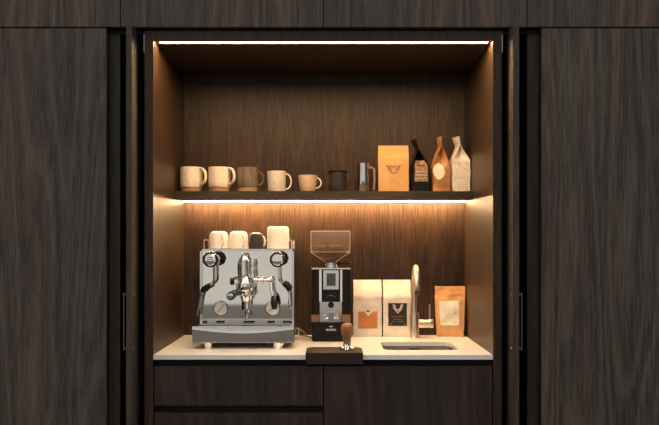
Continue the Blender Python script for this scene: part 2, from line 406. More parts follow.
def sink():
    bm = bmesh.new()
    r1 = [(rrect(SX0-0.012, SX1+0.012, SY0-0.012, SY1+0.012, 0.035, 6), 0.8858), (rrect(SX0-0.003, SX1+0.003, SY0-0.003, SY1+0.003, 0.032, 6), 0.8858),
          (rrect(SX0-0.002, SX1+0.002, SY0-0.002, SY1+0.002, 0.032, 6), 0.8845), (rrect(SX0+0.004, SX1-0.004, SY0+0.004, SY1-0.004, 0.03, 6), 0.745),
          (rrect(SX0+0.02, SX1-0.02, SY0+0.02, SY1-0.02, 0.025, 6), 0.735), (rrect(SX0+0.09, SX1-0.09, SY0+0.085, SY1-0.085, 0.02, 6), 0.732)]
    rings = [[bm.verts.new((p[0], p[1], z)) for p in ring] for ring, z in r1]
    n = len(rings[0])
    for a, b in zip(rings, rings[1:]):
        for i in range(n):
            j = (i+1) % n; bm.faces.new((a[i], a[j], b[j], b[i]))
    bm.faces.new(rings[-1])
    bmesh.ops.solidify(bm, geom=bm.faces[:], thickness=-0.0008)
    return bm
sk = thing('kitchen_sink', 'small undermount stainless steel sink in the right of the worktop', 'sink', ((SX0+SX1)/2, 0.225, 0.73))
obj('bowl', sink(), M_sink, sk)
obj('drain', lathe([(0, 0.004), (0.016, 0.004), (0.018, 0.006), (0.030, 0.0065), (0.032, 0.001)], ((SX0+SX1)/2, 0.225, 0.732)), M_chrome, sk)
ob = bmesh.new()
for k in range(4):
    cxx = X(410.5+k*2.9, SY1); add_prism(ob, rrect(cxx-0.0036, cxx+0.0036, -0.0022, 0.0022, 0.002, 4), SY1-0.0040, SY1+0.0010, lambda p, h: (p[0], h, p[1]+Z(349.2, SY1)+0.001))
obj('overflow_slot', ob, M_black, sk)

# ------------------------------------------------------------------ faucet
fx, fy = X(414.5, 0.455), 0.455
fa = thing('kitchen_faucet', 'tall brushed nickel gooseneck tap standing behind the sink', 'tap', (fx, fy, CT))
obj('base', lathe([(0, 0), (0.0180, 0), (0.0180, 0.004), (0.0165, 0.006), (0.0165, 0.086), (0.0155, 0.089), (0.010, 0.0895), (0, 0.0895)], (fx, fy, CT)), M_nickel, fa)
pts = [(fx-0.001, fy, CT+0.089), (fx-0.001, fy, CT+0.170)]
rx, ry = -0.006, -0.165                     # spout reaches forward and a little left in plan
for k in range(13):
    a = PI*k/12
    pts.append((fx-0.001+rx*(1-math.cos(a))/2, fy+ry*(1-math.cos(a))/2, CT+0.170+0.083*math.sin(a)))
pts.append((fx-0.001+rx, fy+ry, CT+0.188-0.003))
ex, ey = fx-0.001+rx, fy+ry
pts = pts[:-1]+[(ex, ey, Z(287, ey))]
sp_ = obj('spout', tube(pts, 0.0098, 16), M_nickel, fa)
obj('aerator', lathe([(0, -0.001), (0.0075, -0.001), (0.0080, 0.0)], (ex, ey, Z(287, ey))), M_black, sp_)
hz = Z(323.5, fy)
obj('handle_body', lathe([(0, 0), (0.0150, 0), (0.0150, 0.034), (0.0138, 0.0345), (0.0138, 0.036), (0.0158, 0.0365), (0.0158, 0.050), (0.0145, 0.052), (0, 0.052)],
    M=Matrix.Translation((fx+0.014, fy, hz)) @ Matrix.Rotation(PI/2, 4, 'Y')), M_nickel, fa)
obj('lever', tube([(X(429.7, fy), fy, hz+0.013), (X(429.7, fy), fy, Z(304, fy))], 0.0030, 10), M_nickel, fa)

# ------------------------------------------------------------------ espresso machine
YP = 0.25
ML, MR = -0.434, -0.1226
MZ0, MZ1 = Z(335, YP), Z(249, YP)
em = thing('espresso_machine', 'polished steel espresso machine with two gauges on the left of the worktop', 'espresso machine', ((ML+MR)/2, 0.33, CT))
bb = box(ML+0.001, MR-0.001, YP+0.006, 0.50, 0.925, MZ1-0.001, bevel=0.002)
obj('housing', bb, M_steel, em)
pz0, pz1 = Z(318.2, YP), Z(251.5, YP)
obj('front_plate', box(ML+0.009, MR-0.007, YP, YP+0.0055, pz0, pz1, bevel=0.0006), M_plate, em)
fr = bmesh.new()
add_box(fr, ML, ML+0.0085, YP-0.004, YP+0.0058, 0.930, MZ1, bevel=0.0015)
add_box(fr, MR-0.0065, MR, YP-0.004, YP+0.0058, 0.930, MZ1, bevel=0.0015)
add_box(fr, ML, MR, YP-0.004, YP+0.0058, pz1+0.0005, MZ1, bevel=0.0015)
add_box(fr, ML, MR, YP-0.006, YP+0.0058, pz0-0.007, pz0-0.0005, bevel=0.0015)
obj('frame', fr, M_brush, em)
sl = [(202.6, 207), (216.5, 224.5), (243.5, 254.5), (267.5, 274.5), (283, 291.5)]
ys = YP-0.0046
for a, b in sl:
    obj('grate_reflection_dark', box(X(a, ys), X(b, ys), ys, YP+0.0058, Z(323.6, ys), Z(321.0, ys)), M_black, em, smooth=False)  # black blocks, the dark parts of the grate's reflection
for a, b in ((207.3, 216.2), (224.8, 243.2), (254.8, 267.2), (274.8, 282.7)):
    obj('grate_reflection_pale', box(X(a, ys), X(b, ys), ys-0.001, YP+0.0058, Z(323.6, ys), Z(321.0, ys), bevel=0.0006), M_refl, em)  # pale blocks between them imitate the bright parts of the grate's reflection
# cup rail on the sides and back
rl = bmesh.new()
zt = MZ1+0.030
yr0, yr1 = 0.275, 0.485; xl, xr = ML+0.008, MR-0.008
add_tube(rl, [(xl, yr0, MZ1-0.002), (xl, yr0, zt-0.004), (xl, yr0+0.004, zt), (xl, yr1-0.006, zt), (xl+0.006, yr1, zt), (xr-0.006, yr1, zt), (xr, yr1-0.006, zt), (xr, yr0+0.004, zt), (xr, yr0, zt-0.004), (xr, yr0, MZ1-0.002)], 0.0028, 8)
for q in ((xl, yr1-0.02), (xr, yr1-0.02), (xl, 0.38), (xr, 0.38), (-0.28, yr1)):
    add_tube(rl, [(q[0], q[1], MZ1-0.002), (q[0], q[1], zt)], 0.0022, 8)
obj('cup_rail', rl, M_chrome, em)
# drip tray
TX0, TX1, TY = -0.4428, -0.118, 0.141
tz0, tz1 = Z(343, TY), Z(326, TY)
tr = bmesh.new(); NX = 28; cols = []
for i in range(NX+1):
    u = i/NX; x = TX0+(TX1-TX0)*u; arc = 0.010+0.013*math.sin(PI*u)
    cols.append([tr.verts.new(p) for p in ((x, TY+0.06, tz0), (x, TY+0.002, tz0), (x, TY, tz0+0.002), (x, TY, tz1-arc), (x, TY+0.0006, tz1-arc+0.0015), (x, TY+0.0048*arc/0.02, tz1-0.001), (x, TY+0.010, tz1), (x, YP-0.0065, tz1-0.002), (x, YP-0.0065, tz1-0.014), (x, TY+0.06, tz1-0.02))])
for a, b in zip(cols, cols[1:]):
    for k in range(len(a)):
        j = (k+1) % len(a); tr.faces.new((a[k], a[j], b[j], b[k]))
tr.faces.new(cols[0]); tr.faces.new(list(reversed(cols[-1])))
tray = obj('drip_tray', tr, M_tray, em, angle=20)
gr = bmesh.new()
add_box(gr, TX0+0.014, TX1-0.014, TY+0.016, YP-0.012, tz1-0.0005, tz1+0.0006)
obj('tray_well', gr, M_black, tray, smooth=False)
gr = bmesh.new()
for k in range(34):
    x = TX0+0.018+(TX1-TX0-0.036)*k/33
    add_box(gr, x-0.0022, x+0.0022, TY+0.018, YP-0.014, tz1+0.0007, tz1+0.0025)
for y in (TY+0.018, TY+0.052, YP-0.018): add_box(gr, TX0+0.016, TX1-0.016, y, y+0.004, tz1+0.0007, tz1+0.0026)
obj('grate', gr, M_steel, tray, smooth=False)
obj('underbody', box(ML+0.004, MR-0.004, TY+0.062, 0.495, tz0-0.002, 0.9245), M_black, em, smooth=False)
for (px, wpx) in ((208.4, 9.0), (278.1, 10.6)):
    for yy in (TY+0.020, 0.455):
        r = wpx/2/S(TY)
        xx = X(px, TY+0.02)
        top = tz0
        obj('foot', lathe([(0, 0), (r*0.92, 0), (r, 0.002), (r, top-CT-0.0008), (r*0.95, top-CT+0.0002), (0, top-CT+0.0002)], (xx, yy, CT)), M_chrome, em)
# gauges
for px, ang in ((220.8, 0.85), (272.6, 0.5)):
    gx, gz = X(px, YP-0.004), Z(308.3, YP-0.004); r = 7.4/S(YP)
    g = obj('pressure_gauge', lathe([(r, 0), (r, 0.005), (r*0.95, 0.0065), (r*0.88, 0.006), (r*0.88, 0.0035)], (gx, YP, gz), 'Y'), M_chrome, em)
    obj('rim', lathe([(r*0.88, 0.0050), (r*0.90, 0.0064), (r*0.98, 0.0060), (r*1.01, 0.0052), (r*1.01, 0.004)], (gx, YP, gz), 'Y'), M_bakel, g)
    obj('dial', lathe([(0, 0.0045), (r*0.9, 0.0045), (r*0.9, 0.002)], (gx, YP, gz), 'Y'), M_dial, g)
    nb = bmesh.new()
    dx, dz = math.cos(ang), math.sin(ang)
    add_tube(nb, [(gx-dx*r*0.62, YP-0.0055, gz-dz*r*0.62), (gx+dx*r*0.62, YP-0.0055, gz+dz*r*0.62)], 0.0009, 6)
    for k in range(11):
        a = -0.7+k*(PI+1.4)/10
        add_tube(nb, [(gx+math.cos(a)*r*0.66, YP-0.0049, gz+math.sin(a)*r*0.66), (gx+math.cos(a)*r*0.80, YP-0.0049, gz+math.sin(a)*r*0.80)], 0.0005, 4)
    obj('needle', nb, M_ink, g)
# steam and water valves with wands
def valve(px, wand, side):
    YK = 0.150
    kx, kz = X(px, YK), Z(259.5, YK)
    st = obj('valve_stem', lathe([(0.016, 0), (0.016, 0.006), (0.010, 0.008), (0.009, 0.050), (0.0125, 0.052), (0.0125, 0.070), (0.006, 0.072), (0.006, 0.094)], (kx, YP, kz), 'Y', 20), M_chrome, em)
    kb = bmesh.new()
    r = 8.0/S(YK)
    # scalloped rim
    seg = 72; prof = [(0.62, -0.004), (0.92, -0.006), (1.0, -0.002), (1.0, 0.006), (0.95, 0.009), (0.78, 0.009), (0.74, 0.008)]
    rings = []
    for rr, h in prof:
        rings.append([])
        for i in range(seg):
            a = 2*PI*i/seg; q = r*rr*(1-(0.05*(0.5-0.5*math.cos(9*a)) if rr > 0.9 else 0))
            rings[-1].append(kb.verts.new((kx+q*math.cos(a), YK-h, kz+q*math.sin(a))))
    for a, b in zip(rings, rings[1:]):
        for i in range(seg):
            j = (i+1) % seg; kb.faces.new((a[i], a[j], b[j], b[i]))
    kb.faces.new(rings[0])
    k = obj('valve_knob', kb, M_bakel, em)
    c = obj('knob_cap', lathe([(0, 0.0125), (r*0.45, 0.0130), (r*0.66, 0.0122), (r*0.75, 0.0100), (r*0.76, 0.006)], (kx, YK, kz), 'Y'), M_chrome, k)
    eb = bmesh.new()                                    # small dark emblem on the cap
    if side < 0:
        for a0, a1, q in ((0.35, 2.8, 0.34), (3.5, 5.9, 0.34)):
            add_tube(eb, [(kx+math.cos(a0+(a1-a0)*t/8)*r*q*1.05, YK-0.0126, kz+math.sin(a0+(a1-a0)*t/8)*r*q*0.8) for t in range(9)], 0.0015, 6)
        add_tube(eb, [(kx-r*0.3, YK-0.0128, kz), (kx+r*0.3, YK-0.0128, kz)], 0.0009, 6)
    else:
        add_tube(eb, [(kx-r*0.35, YK-0.0125, kz-r*0.22), (kx, YK-0.0128, kz-r*0.33), (kx+r*0.35, YK-0.0125, kz-r*0.22)], 0.0014, 6)
    obj('emblem', eb, M_ink, c)
    yw = 0.208
    P = [(X(p[0], yw), yw, Z(p[1], yw)) for p in wand]
    sm = smooth_path(P, 6)
    wd = obj('steam_wand', add_lathe(tube(sm, 0.0042, 10), [(0, -0.008), (0.007, -0.007), (0.0095, 0), (0.007, 0.007), (0, 0.008)], P[0]), M_chrome, em)
    return wd, P, yw
wd, P, yw = valve(210.6, [(214, 264), (214.3, 274), (213.8, 281.5), (209, 286), (203.5, 289), (200.5, 296), (198.6, 306), (197.3, 316)], -1)
obj('grip', tube([(X(210.5, yw), yw, Z(285, yw)), (X(207.0, yw), yw, Z(286.8, yw)), (X(203.7, yw), yw, Z(289, yw)), (X(201.8, yw), yw, Z(292, yw))], [0.0075, 0.0085, 0.0085, 0.007], 12), M_bakel, wd)
wd, P, yw = valve(277.6, [(279, 264), (279, 274), (279.8, 280), (284, 284), (288, 287.5), (289.6, 294), (289.8, 302), (289.8, 308)], 1)
obj('grip', tube([(X(283.0, yw), yw, Z(283.3, yw)), (X(285.8, yw), yw, Z(285, yw)), (X(288.5, yw), yw, Z(288, yw)), (X(289.4, yw), yw, Z(291, yw))], [0.0075, 0.0085, 0.0085, 0.007], 12), M_bakel, wd)
obj('nozzle', lathe([(0, 0), (0.005, 0.001), (0.0068, 0.010), (0.0062, 0.026), (0.0045, 0.032)], (X(289.8, yw), yw, Z(309.5, yw)), seg=16), M_chrome, wd)
# group head
YG = 0.195
gx = X(245.3, YG)
gb = bmesh.new()
add_lathe(gb, [(0.034, 0), (0.034, 0.008), (0.024, 0.012), (0.022, 0.05), (0.026, 0.075)], (gx, YP, Z(284, YP)), 'Y', 28)
add_lathe(gb, [(0, Z(290.5, YG)), (0.027, Z(290.5, YG)), (0.030, Z(289, YG)), (0.030, Z(284, YG)), (0.026, Z(281.5, YG)), (0.021, Z(278, YG)), (0.017, Z(276.5, YG)), (0, Z(276.5, YG))], (gx, YG, 0), 'Z', 32)
obj('group_head', gb, M_chrome, em)
zc0, zc1 = Z(277, YG), Z(257, YG)
cb = lathe([(0.013, zc0), (0.0155, zc0+0.003), (0.0155, zc1-0.012), (0.0135, zc1-0.006), (0.0100, zc1), (0.0085, zc1+0.004), (0.0085, zc1+0.009), (0.0060, zc1+0.012), (0, zc1+0.013)], (gx-0.004, YG, 0), seg=28)
obj('brew_chamber', cb, M_chrome, em)
obj('cooling_ring', lathe([(0.0160, zc0+0.002), (0.0172, zc0+0.003), (0.0172, zc0+0.007), (0.0160, zc0+0.008)], (gx-0.004, YG, 0), seg=28), M_brush, em)
# side chamber with slotted neck
zs0, zs1 = Z(278, YG), Z(260, YG)
sb_ = lathe([(0.0075, zs0), (0.0098, zs0+0.002), (0.0098, zs0+0.030), (0.0075, zs0+0.034), (0.0075, zs0+0.040), (0.0090, zs0+0.042), (0.0090, zs0+0.050), (0.0055, zs1+0.002), (0, zs1+0.003)], (X(252.6, YG), YG+0.012, 0), seg=24)
obj('relief_chamber', sb_, M_chrome, em)
obj('chamber_stay', tube(smooth_path([(X(238.6, YG), YG+0.02, Z(278, YG)), (X(237.8, YG), YG+0.02, Z(268, YG)), (X(239.2, YG), YG+0.02, Z(260, YG)), (X(243.5, YG), YG+0.02, Z(255, YG))], 5), 0.0033, 10), M_bakel, em)
# left knurled cap
obj('side_cap', lathe([(0, 0), (0.0095, 0), (0.0115, 0.002), (0.0115, 0.013), (0.0098, 0.014)], M=Matrix.Translation((X(230.2, YG), YG, Z(281.4, YG))) @ Matrix.Rotation(PI/2, 4, 'Y'), seg=20), M_bakel, em)
obj('side_nut', lathe([(0.009, 0), (0.0118, 0.001), (0.0118, 0.010), (0.009, 0.011), (0.009, 0.022)], M=Matrix.Translation((X(234.6, YG), YG, Z(281.4, YG))) @ Matrix.Rotation(PI/2, 4, 'Y'), seg=6), M_chrome, em, angle=20)
# lever assembly on the right
obj('lever_shaft', lathe([(0.010, 0), (0.010, 0.010), (0.0075, 0.011), (0.0075, 0.020), (0.0105, 0.021), (0.0105, 0.030), (0.0070, 0.031), (0.0070, 0.042), (0.0115, 0.043), (0.0125, 0.055), (0.0100, 0.060), (0, 0.061)],
    M=Matrix.Translation((X(254.5, YG), YG, Z(280.6, YG))) @ Matrix.Rotation(PI/2, 4, 'Y'), seg=24), M_chrome, em)
lx = X(271.2, YG)
lv = obj('brew_lever', tube([(lx, YG-0.004, Z(281, YG)), (X(271.6, YG), YG-0.014, Z(289, YG)), (X(273.3, YG-0.02), YG-0.024, Z(298.5, YG-0.02))], [0.0056, 0.0050, 0.0046], 12), M_chrome, em)
y2 = YG-0.03
obj('lever_grip', tube([(X(273.1, y2), y2+0.004, Z(296.5, y2)), (X(273.5, y2), y2, Z(299, y2)), (X(274.2, y2), y2-0.006, Z(303.5, y2)), (X(274.7, y2), y2-0.010, Z(307.5, y2)), (X(274.8, y2), y2-0.011, Z(309.3, y2))], [0.0065, 0.0088, 0.0105, 0.0095, 0.0045], 14), M_bakel, lv)
# portafilter
pf = obj('portafilter', lathe([(0.027, Z(290.6, YG)), (0.029, Z(291.2, YG)), (0.029, Z(294.5, YG)), (0.021, Z(296, YG)), (0.016, Z(300.5, YG)), (0.0085, Z(302, YG)), (0.0075, Z(303, YG))], (gx+0.003, YG, 0), seg=28), M_chrome, em)
hp = [(gx-0.022, YG-0.012, Z(291.6, YG)), (X(238, 0.12), 0.125, Z(292.0, 0.12)), (X(233, 0.08), 0.088, Z(294.3, 0.08)), (X(230.6, 0.05), 0.050, Z(296.2, 0.05))]
hm = obj('portafilter_handle', tube(smooth_path(hp, 5), [0.0080]*5+[0.0105]*4+[0.0120]*4+[0.0130, 0.0135, 0.0130], 16), M_bakel, pf)
e = Vector(hp[-1]); dr = (Vector(hp[-1])-Vector(hp[-2])).normalized()
obj('handle_cap', lathe([(0.0100, -0.001), (0.0095, 0.0015), (0.005, 0.003), (0, 0.0032)], M=Matrix.Translation(e) @ dr.to_track_quat('Z', 'Y').to_matrix().to_4x4(), seg=20), M_chrome, pf)
cz = Z(303, YG)
so = obj('spout', lathe([(0.0075, Z(314.5, YG)), (0.0085, Z(313, YG)), (0.0098, Z(302.5, YG)), (0.0080, Z(301, YG))], (gx+0.006, YG, 0), seg=20), M_chrome, pf)
obj('spout_tip', lathe([(0.0035, Z(319, YG)), (0.0060, Z(318, YG)), (0.0065, Z(314.6, YG)), (0.004, Z(314.2, YG))], (gx+0.006, YG, 0), seg=16), M_chrome, so)
obj('bracket', tube([(X(242.2, YG+0.03), YG+0.035, Z(296, YG)), (X(242.4, YG+0.03), YG+0.035, Z(311, YG))], 0.0030, 8), M_bakel, em)
obj('lever_rod', tube([(X(252.8, YG+0.01), YG+0.02, Z(290, YG)), (X(252.5, YG+0.01), YG+0.02, Z(296, YG))], 0.0050, 10), M_chrome, em)

# power cord
tag(obj('power_cord', tube(smooth_path([(MR+0.0026, 0.40, CT+0.040), (-0.10, 0.41, CT+0.030), (-0.085, 0.425, CT+0.012), (-0.075, 0.46, CT+0.003), (-0.09, 0.50, CT+0.0026), (-0.115, 0.515, CT+0.0026), (-0.118, 0.53, CT+0.012), (-0.118, 0.535, CT+0.03)], 6), 0.0022, 8), M_cord),
    'thin grey power cord curling between the espresso machine and the grinder', 'cable')

# ------------------------------------------------------------------ cups on the machine (upside down)
def mug_profile(r, h, rb=None, t=0.003, foot=0.0, flare=0.0, round_=0.006):
    rb = rb or r
    return [(0, foot), (rb-round_, foot), (rb-round_*0.3, foot+round_*0.3), (rb+(r-rb)*0.08, foot+round_), (rb+(r-rb)*0.5, h*0.5), (r, h*0.92), (r+flare, h-0.001), (r+flare-t/2, h),
            (r+flare-t, h-0.001), (r-t, h*0.92), (rb+(r-rb)*0.5-t, h*0.5), (rb-t, foot+round_+t), (rb-round_-t, foot+t), (0, foot+t)]
def handle_bm(r, z0, z1, reach, ang, rad=0.0038, flat=1.0, dx=0.0):
    zc, hh = (z0+z1)/2, (z1-z0)/2
    pts = []
    for k in range(15):
        a = -PI/2+PI*k/14
        q = r-0.0025+reach*math.cos(a)**0.8 if abs(math.cos(a)) > 1e-9 else r-0.0025
        pts.append((q*math.cos(ang), q*math.sin(ang), zc+hh*math.sin(a)))
    return tube(pts, rad, 10, flat=flat)
def mug(name, label, cat, pxc, Y, zbase, wpx, hpx, m, hm=None, foot=None, ang=-0.35, hz=(0.25, 0.85), reach=0.02, rad=0.0038, flat=1.0, rbf=1.0, flip=False, group=None, flare=0.0, htop=None, round_=0.006):
    s = S(Y); r = wpx/2/s; h = hpx/s
    t = thing(name, label, cat, (X(pxc, Y), Y, zbase), group=group)
    f = 0.0
    if foot:
        f = h*0.2
        obj('foot', lathe([(0, 0), (r*0.90, 0), (r*0.92, 0.002), (r*0.93, f), (0, f)]), foot, t, local=True)
    bm = lathe(mug_profile(r, h, r*rbf, foot=f, flare=flare, round_=(0.0015 if foot else round_)), seg=40)
    hb = handle_bm(r*(rbf+1)/2, h*hz[0], h*hz[1], reach, ang, rad, flat) if reach else None
    if flip:
        for b in (bm, hb):
            if b:
                for v in b.verts: v.co.z = h-v.co.z
                bmesh.ops.reverse_faces(b, faces=b.faces[:])
    obj('body', bm, m, t, local=True)
    if hb: obj('handle', hb, hm or m, t, local=True)
    return t
G = 'cups upside down on the espresso machine'
TZ = MZ1
mug('coffee_cup', 'leftmost upside-down cream cup on top of the espresso machine', 'cup', 218.8, 0.375, TZ, 20.6, 17.5, M_cream2, ang=-1.1, reach=0.018, rbf=0.90, flip=True, group=G, round_=0.014)
mug('coffee_cup', 'cream cup on the espresso machine between the left cup and the dark cup', 'cup', 238.6, 0.375, TZ, 20.0, 17.5, M_cream2, ang=-1.0, reach=0.018, rbf=0.90, flip=True, group=G, round_=0.014)
mug('coffee_cup', 'dark upside-down cup with a pale handle on the espresso machine', 'cup', 256.3, 0.380, TZ, 15.5, 16.2, M_darkc, hm=M_cream2, ang=-0.15, reach=0.008, rad=0.0026, rbf=0.84, flip=True, group=G, round_=0.012)
mug('coffee_cup', 'tall cream mug, largest of the four on the espresso machine', 'mug', 278.0, 0.370, TZ, 21.8, 22.2, M_cream2, ang=-0.5, reach=0.006, rad=0.004, rbf=1.0, flip=True, group=G, round_=0.010, flare=0.0012)

# ------------------------------------------------------------------ mugs on the shelf
G = 'mugs in a row on the shelf'; YM = 0.415
def row(pxl, pxr, top, m, label, **k):
    return mug(k.pop('name', 'coffee_mug'), label, k.pop('cat', 'mug'), (pxl+pxr)/2, YM, SZ1, pxr-pxl, 191.6+1.0-top-0.3, m, group=G, **k)
row(180.2, 202.2, 167.3, M_cream, 'leftmost cream mug with raw tan base on the shelf', foot=M_tan, ang=-0.50, reach=0.027, rad=0.0042, flat=1.5, hz=(0.3, 0.95))
row(208.4, 230.6, 167.3, M_cream, 'second cream mug with raw tan base, left of the grey-brown mug', foot=M_tan, ang=-0.50, reach=0.027, rad=0.0042, flat=1.5, hz=(0.3, 0.95))
row(236.8, 258.0, 167.6, M_grey, 'grey-brown glazed mug with a tan base, third along the shelf', foot=M_tan, ang=-0.1, reach=0.022, rad=0.0030, hz=(0.28, 0.82))
row(267.3, 286.0, 171.3, M_pale, 'pale grey mug with a thin white handle, fourth along the shelf', hm=M_cream2, ang=-0.1, reach=0.022, rad=0.0024, hz=(0.15, 0.88), rbf=0.94)
row(298.4, 317.0, 175.3, M_sand, 'short sand coloured cup left of the dark mug on the shelf', name='coffee_cup', cat='cup', hm=M_cream2, ang=-0.1, reach=0.020, rad=0.0022, hz=(0.25, 0.85), rbf=0.82, round_=0.010)
row(329.0, 346.6, 170.8, M_darkc, 'dark stoneware mug with a flared rim beside the steel jug', ang=-0.3, reach=0.013, rad=0.0036, hz=(0.30, 0.72), rbf=1.0, flare=0.0050)
# steel milk jug
jx, jy = X(363.2, YM), YM
jug = thing('milk_jug', 'narrow polished steel milk jug left of the tan kraft bag', 'milk jug', (jx, jy, SZ1))
h = 29.0/S(YM); r = 12.4/2/S(YM)
jb = lathe([(0, 0), (r-0.002, 0), (r, 0.003), (r, h*0.55), (r*0.93, h*0.85), (r*0.97, h), (r*0.90, h), (r*0.87, h*0.85), (r*0.93, h*0.5), (r*0.93, 0.004), (0, 0.003)], seg=36)
for v in jb.verts:
    if v.co.z > h*0.8 and v.co.x < -r*0.6:
        v.co.x -= 0.006*(v.co.z-h*0.8)/(h*0.2)*max(0, 1-abs(v.co.y)/(r*0.7))
obj('body', jb, M_steel, jug, local=True)
a = -0.25; ca, sa = math.cos(a), math.sin(a)
obj('handle', tube([(r*0.93*ca, r*0.93*sa, h*0.84), ((r+0.008)*ca, (r+0.008)*sa, h*0.86), ((r+0.018)*ca, (r+0.018)*sa, h*0.80), ((r+0.019)*ca, (r+0.019)*sa, h*0.4), ((r+0.016)*ca, (r+0.016)*sa, h*0.08)], 0.0038, 10, flat=1.6), M_nickel, jug, local=True)

# ------------------------------------------------------------------ paper bags
class Bag:
    def __init__(s, w, d, h, sh=0.7, seal=0.93, lean=0.0, twist=0.0, bulge=0.004, topw=1.0, roundb=0.0, botw=1.0, seed=0, wr=0.0012, taper=1.0, curl=0.0):
        s.__dict__.update(locals())
    def dep(s, t):
        if t < s.sh: return s.d
        if t >= s.seal: return 0.0016
        q = (t-s.sh)/(s.seal-s.sh); return s.d*(1-q**s.taper)+0.0016*q**s.taper
    def wid(s, t): return s.w*(s.botw+(s.topw-s.botw)*min(1, t/0.8))
    def fin(s, p, t, amp=1.0):
        q = max(0, (t-s.sh)/(1-s.sh))
        a = s.twist*q*q; x, y = p.x, p.y
        x, y = x*math.cos(a)-y*math.sin(a), x*math.sin(a)+y*math.cos(a)
        y += s.lean*q+s.curl*max(0, (t-s.seal)/(1-s.seal))
        v = Vector((x, y, p.z))
        n = noise.noise_vector(Vector((x*28+s.seed*7.3, y*28, p.z*28)))+0.5*noise.noise_vector(Vector((x*70+s.seed*3.3, y*70, p.z*60)))
        k = min(1, t*6)
        return v+Vector((n.x*0.4, n.y, 0))*s.wr*1.6*k
    def front(s, u, t, off=0.0):          # u -1..1, faces -Y
        b = s.bulge*(1-u*u)*math.sin(PI*min(1, max(0, t)))**0.7
        rb = s.roundb*max(0, 1-t/0.08)*(1-u*u)
        return s.fin(Vector((u*s.wid(t)/2, -s.dep(t)/2-b-off, t*s.h)), t)
    def back(s, u, t): 
        b = s.bulge*0.5*(1-u*u)*math.sin(PI*min(1, max(0, t)))**0.7
        return s.fin(Vector((u*s.wid(t)/2, s.dep(t)/2+b, t*s.h)), t)
    def side(s, v, t, sg, off=0.0):       # v 0 front .. 1 back
        D = s.dep(t); inn = math.sqrt(max(0, (s.d/2)**2-(D/2)**2))
        m = 1-abs(2*v-1)
        return s.fin(Vector((sg*(s.wid(t)/2-inn*m*0.92+off), -D/2+D*v, t*s.h)), t)
    def mesh(s, NU=10, NV=6, NT=36):
        bm = bmesh.new(); rings = []
        for k in range(NT+1):
            t = k/NT
            pts = [s.front(-1+2*i/NU, t) for i in range(NU)]+[s.side(i/NV, t, 1) for i in range(NV)]
            pts += [s.back(1-2*i/NU, t) for i in range(NU)]+[s.side(1-i/NV, t, -1) for i in range(NV)]
            rings.append([bm.verts.new(p) for p in pts])
        for a, b in zip(rings, rings[1:]):
            n = len(a)
            for i in range(n):
                j = (i+1) % n; bm.faces.new((a[i], a[j], b[j], b[i]))
        bm.faces.new(list(reversed(rings[0]))); bm.faces.new(rings[-1])
        return bm
    def patch(s, u0, u1, t0, t1, off=0.0007, face='front', shape=None, N=14):
        bm = bmesh.new(); g = []
        for i in range(N+1):
            row_ = []
            for j in range(N+1):
                a, b = i/N, j/N
                if shape: a, b = shape(a, b)
                u = u0+(u1-u0)*a; t = t0+(t1-t0)*b
                row_.append(bm.verts.new(s.front(u, t, off) if face == 'front' else s.side(u, t, 1, off)))
            g.append(row_)
        for i in range(N):
            for j in range(N): bm.faces.new((g[i][j], g[i+1][j], g[i+1][j+1], g[i][j+1]))
        bmesh.ops.recalc_face_normals(bm, faces=bm.faces[:])
        # give it a paper's thickness
        bmesh.ops.solidify(bm, geom=bm.faces[:], thickness=0.0003)
        return bm
    def line(s, pts, r=0.0006, off=0.0016, face='front'):
        P = [(s.front(u, t, off) if face == 'front' else s.side(u, t, 1, off)) for u, t in pts]
        return tube(P, r, 6)
def bag(name, label, B, m, loc, rz=0, cat='coffee bag', group=None):
    t = thing(name, label, cat, loc, rz, group); 
    obj('pouch', B.mesh(), m, t, local=True, angle=60); return t
def disc(a, b):      # map unit square to a rounded blob
    x, y = 2*a-1, 2*b-1
    return (0.5+0.5*x*math.sqrt(1-y*y/2), 0.5+0.5*y*math.sqrt(1-x*x/2))

GS = 'coffee bags on the shelf'; YB = 0.425
# tan kraft with line emblem
B = Bag((408.8-378.6)/S(YB-0.02), 0.055, (191.5-144)/S(YB-0.02), sh=0.72, seal=0.985, bulge=0.003, seed=1, wr=0.0007)
t = bag('coffee_bag', 'upright tan kraft coffee bag with a small black line emblem, on the shelf', B, M_kraft, (X(393.7, YB-0.02), YB+0.008, SZ1), group=GS)
def bp(B, px, py, x0, x1, y0, y1): return ((px-x0)/(x1-x0)*2-1, (y1-py)/(y1-y0))
q = lambda px, py: bp(B, px, py, 378.6, 408.8, 144, 191.5)
em_ = bmesh.new()
for ln in ([(385.8, 164.6), (389.0, 166.0), (391.2, 164.9), (392.0, 167.2), (393.6, 165.0), (395.2, 167.2), (396.2, 164.9), (398.4, 166.0), (401.6, 164.6)],
           [(387.4, 165.6), (388.8, 169.2), (391.0, 171.4), (393.6, 172.8), (396.4, 171.4), (398.6, 169.2), (400.0, 165.6)], [(389.6, 167.2), (391.8, 169.6)], [(397.8, 167.2), (395.6, 169.6)]):
    b = B.line([q(*p) for p in ln], 0.00085, 0.0018); me = bpy.data.meshes.new('t'); b.to_mesh(me); em_.from_mesh(me); bpy.data.meshes.remove(me); b.free()
obj('emblem', em_, M_ink, t, local=True)
obj('print_line', B.line([q(388.5, 180.3), q(399.0, 180.3)], 0.0004, 0.0012), M_gink, t, local=True)
obj('fold_crease', B.line([q(378.8, 183.6), q(393, 183.2), q(408.6, 183.6)], 0.0006, 0.0004), M_kraft, t, local=True)
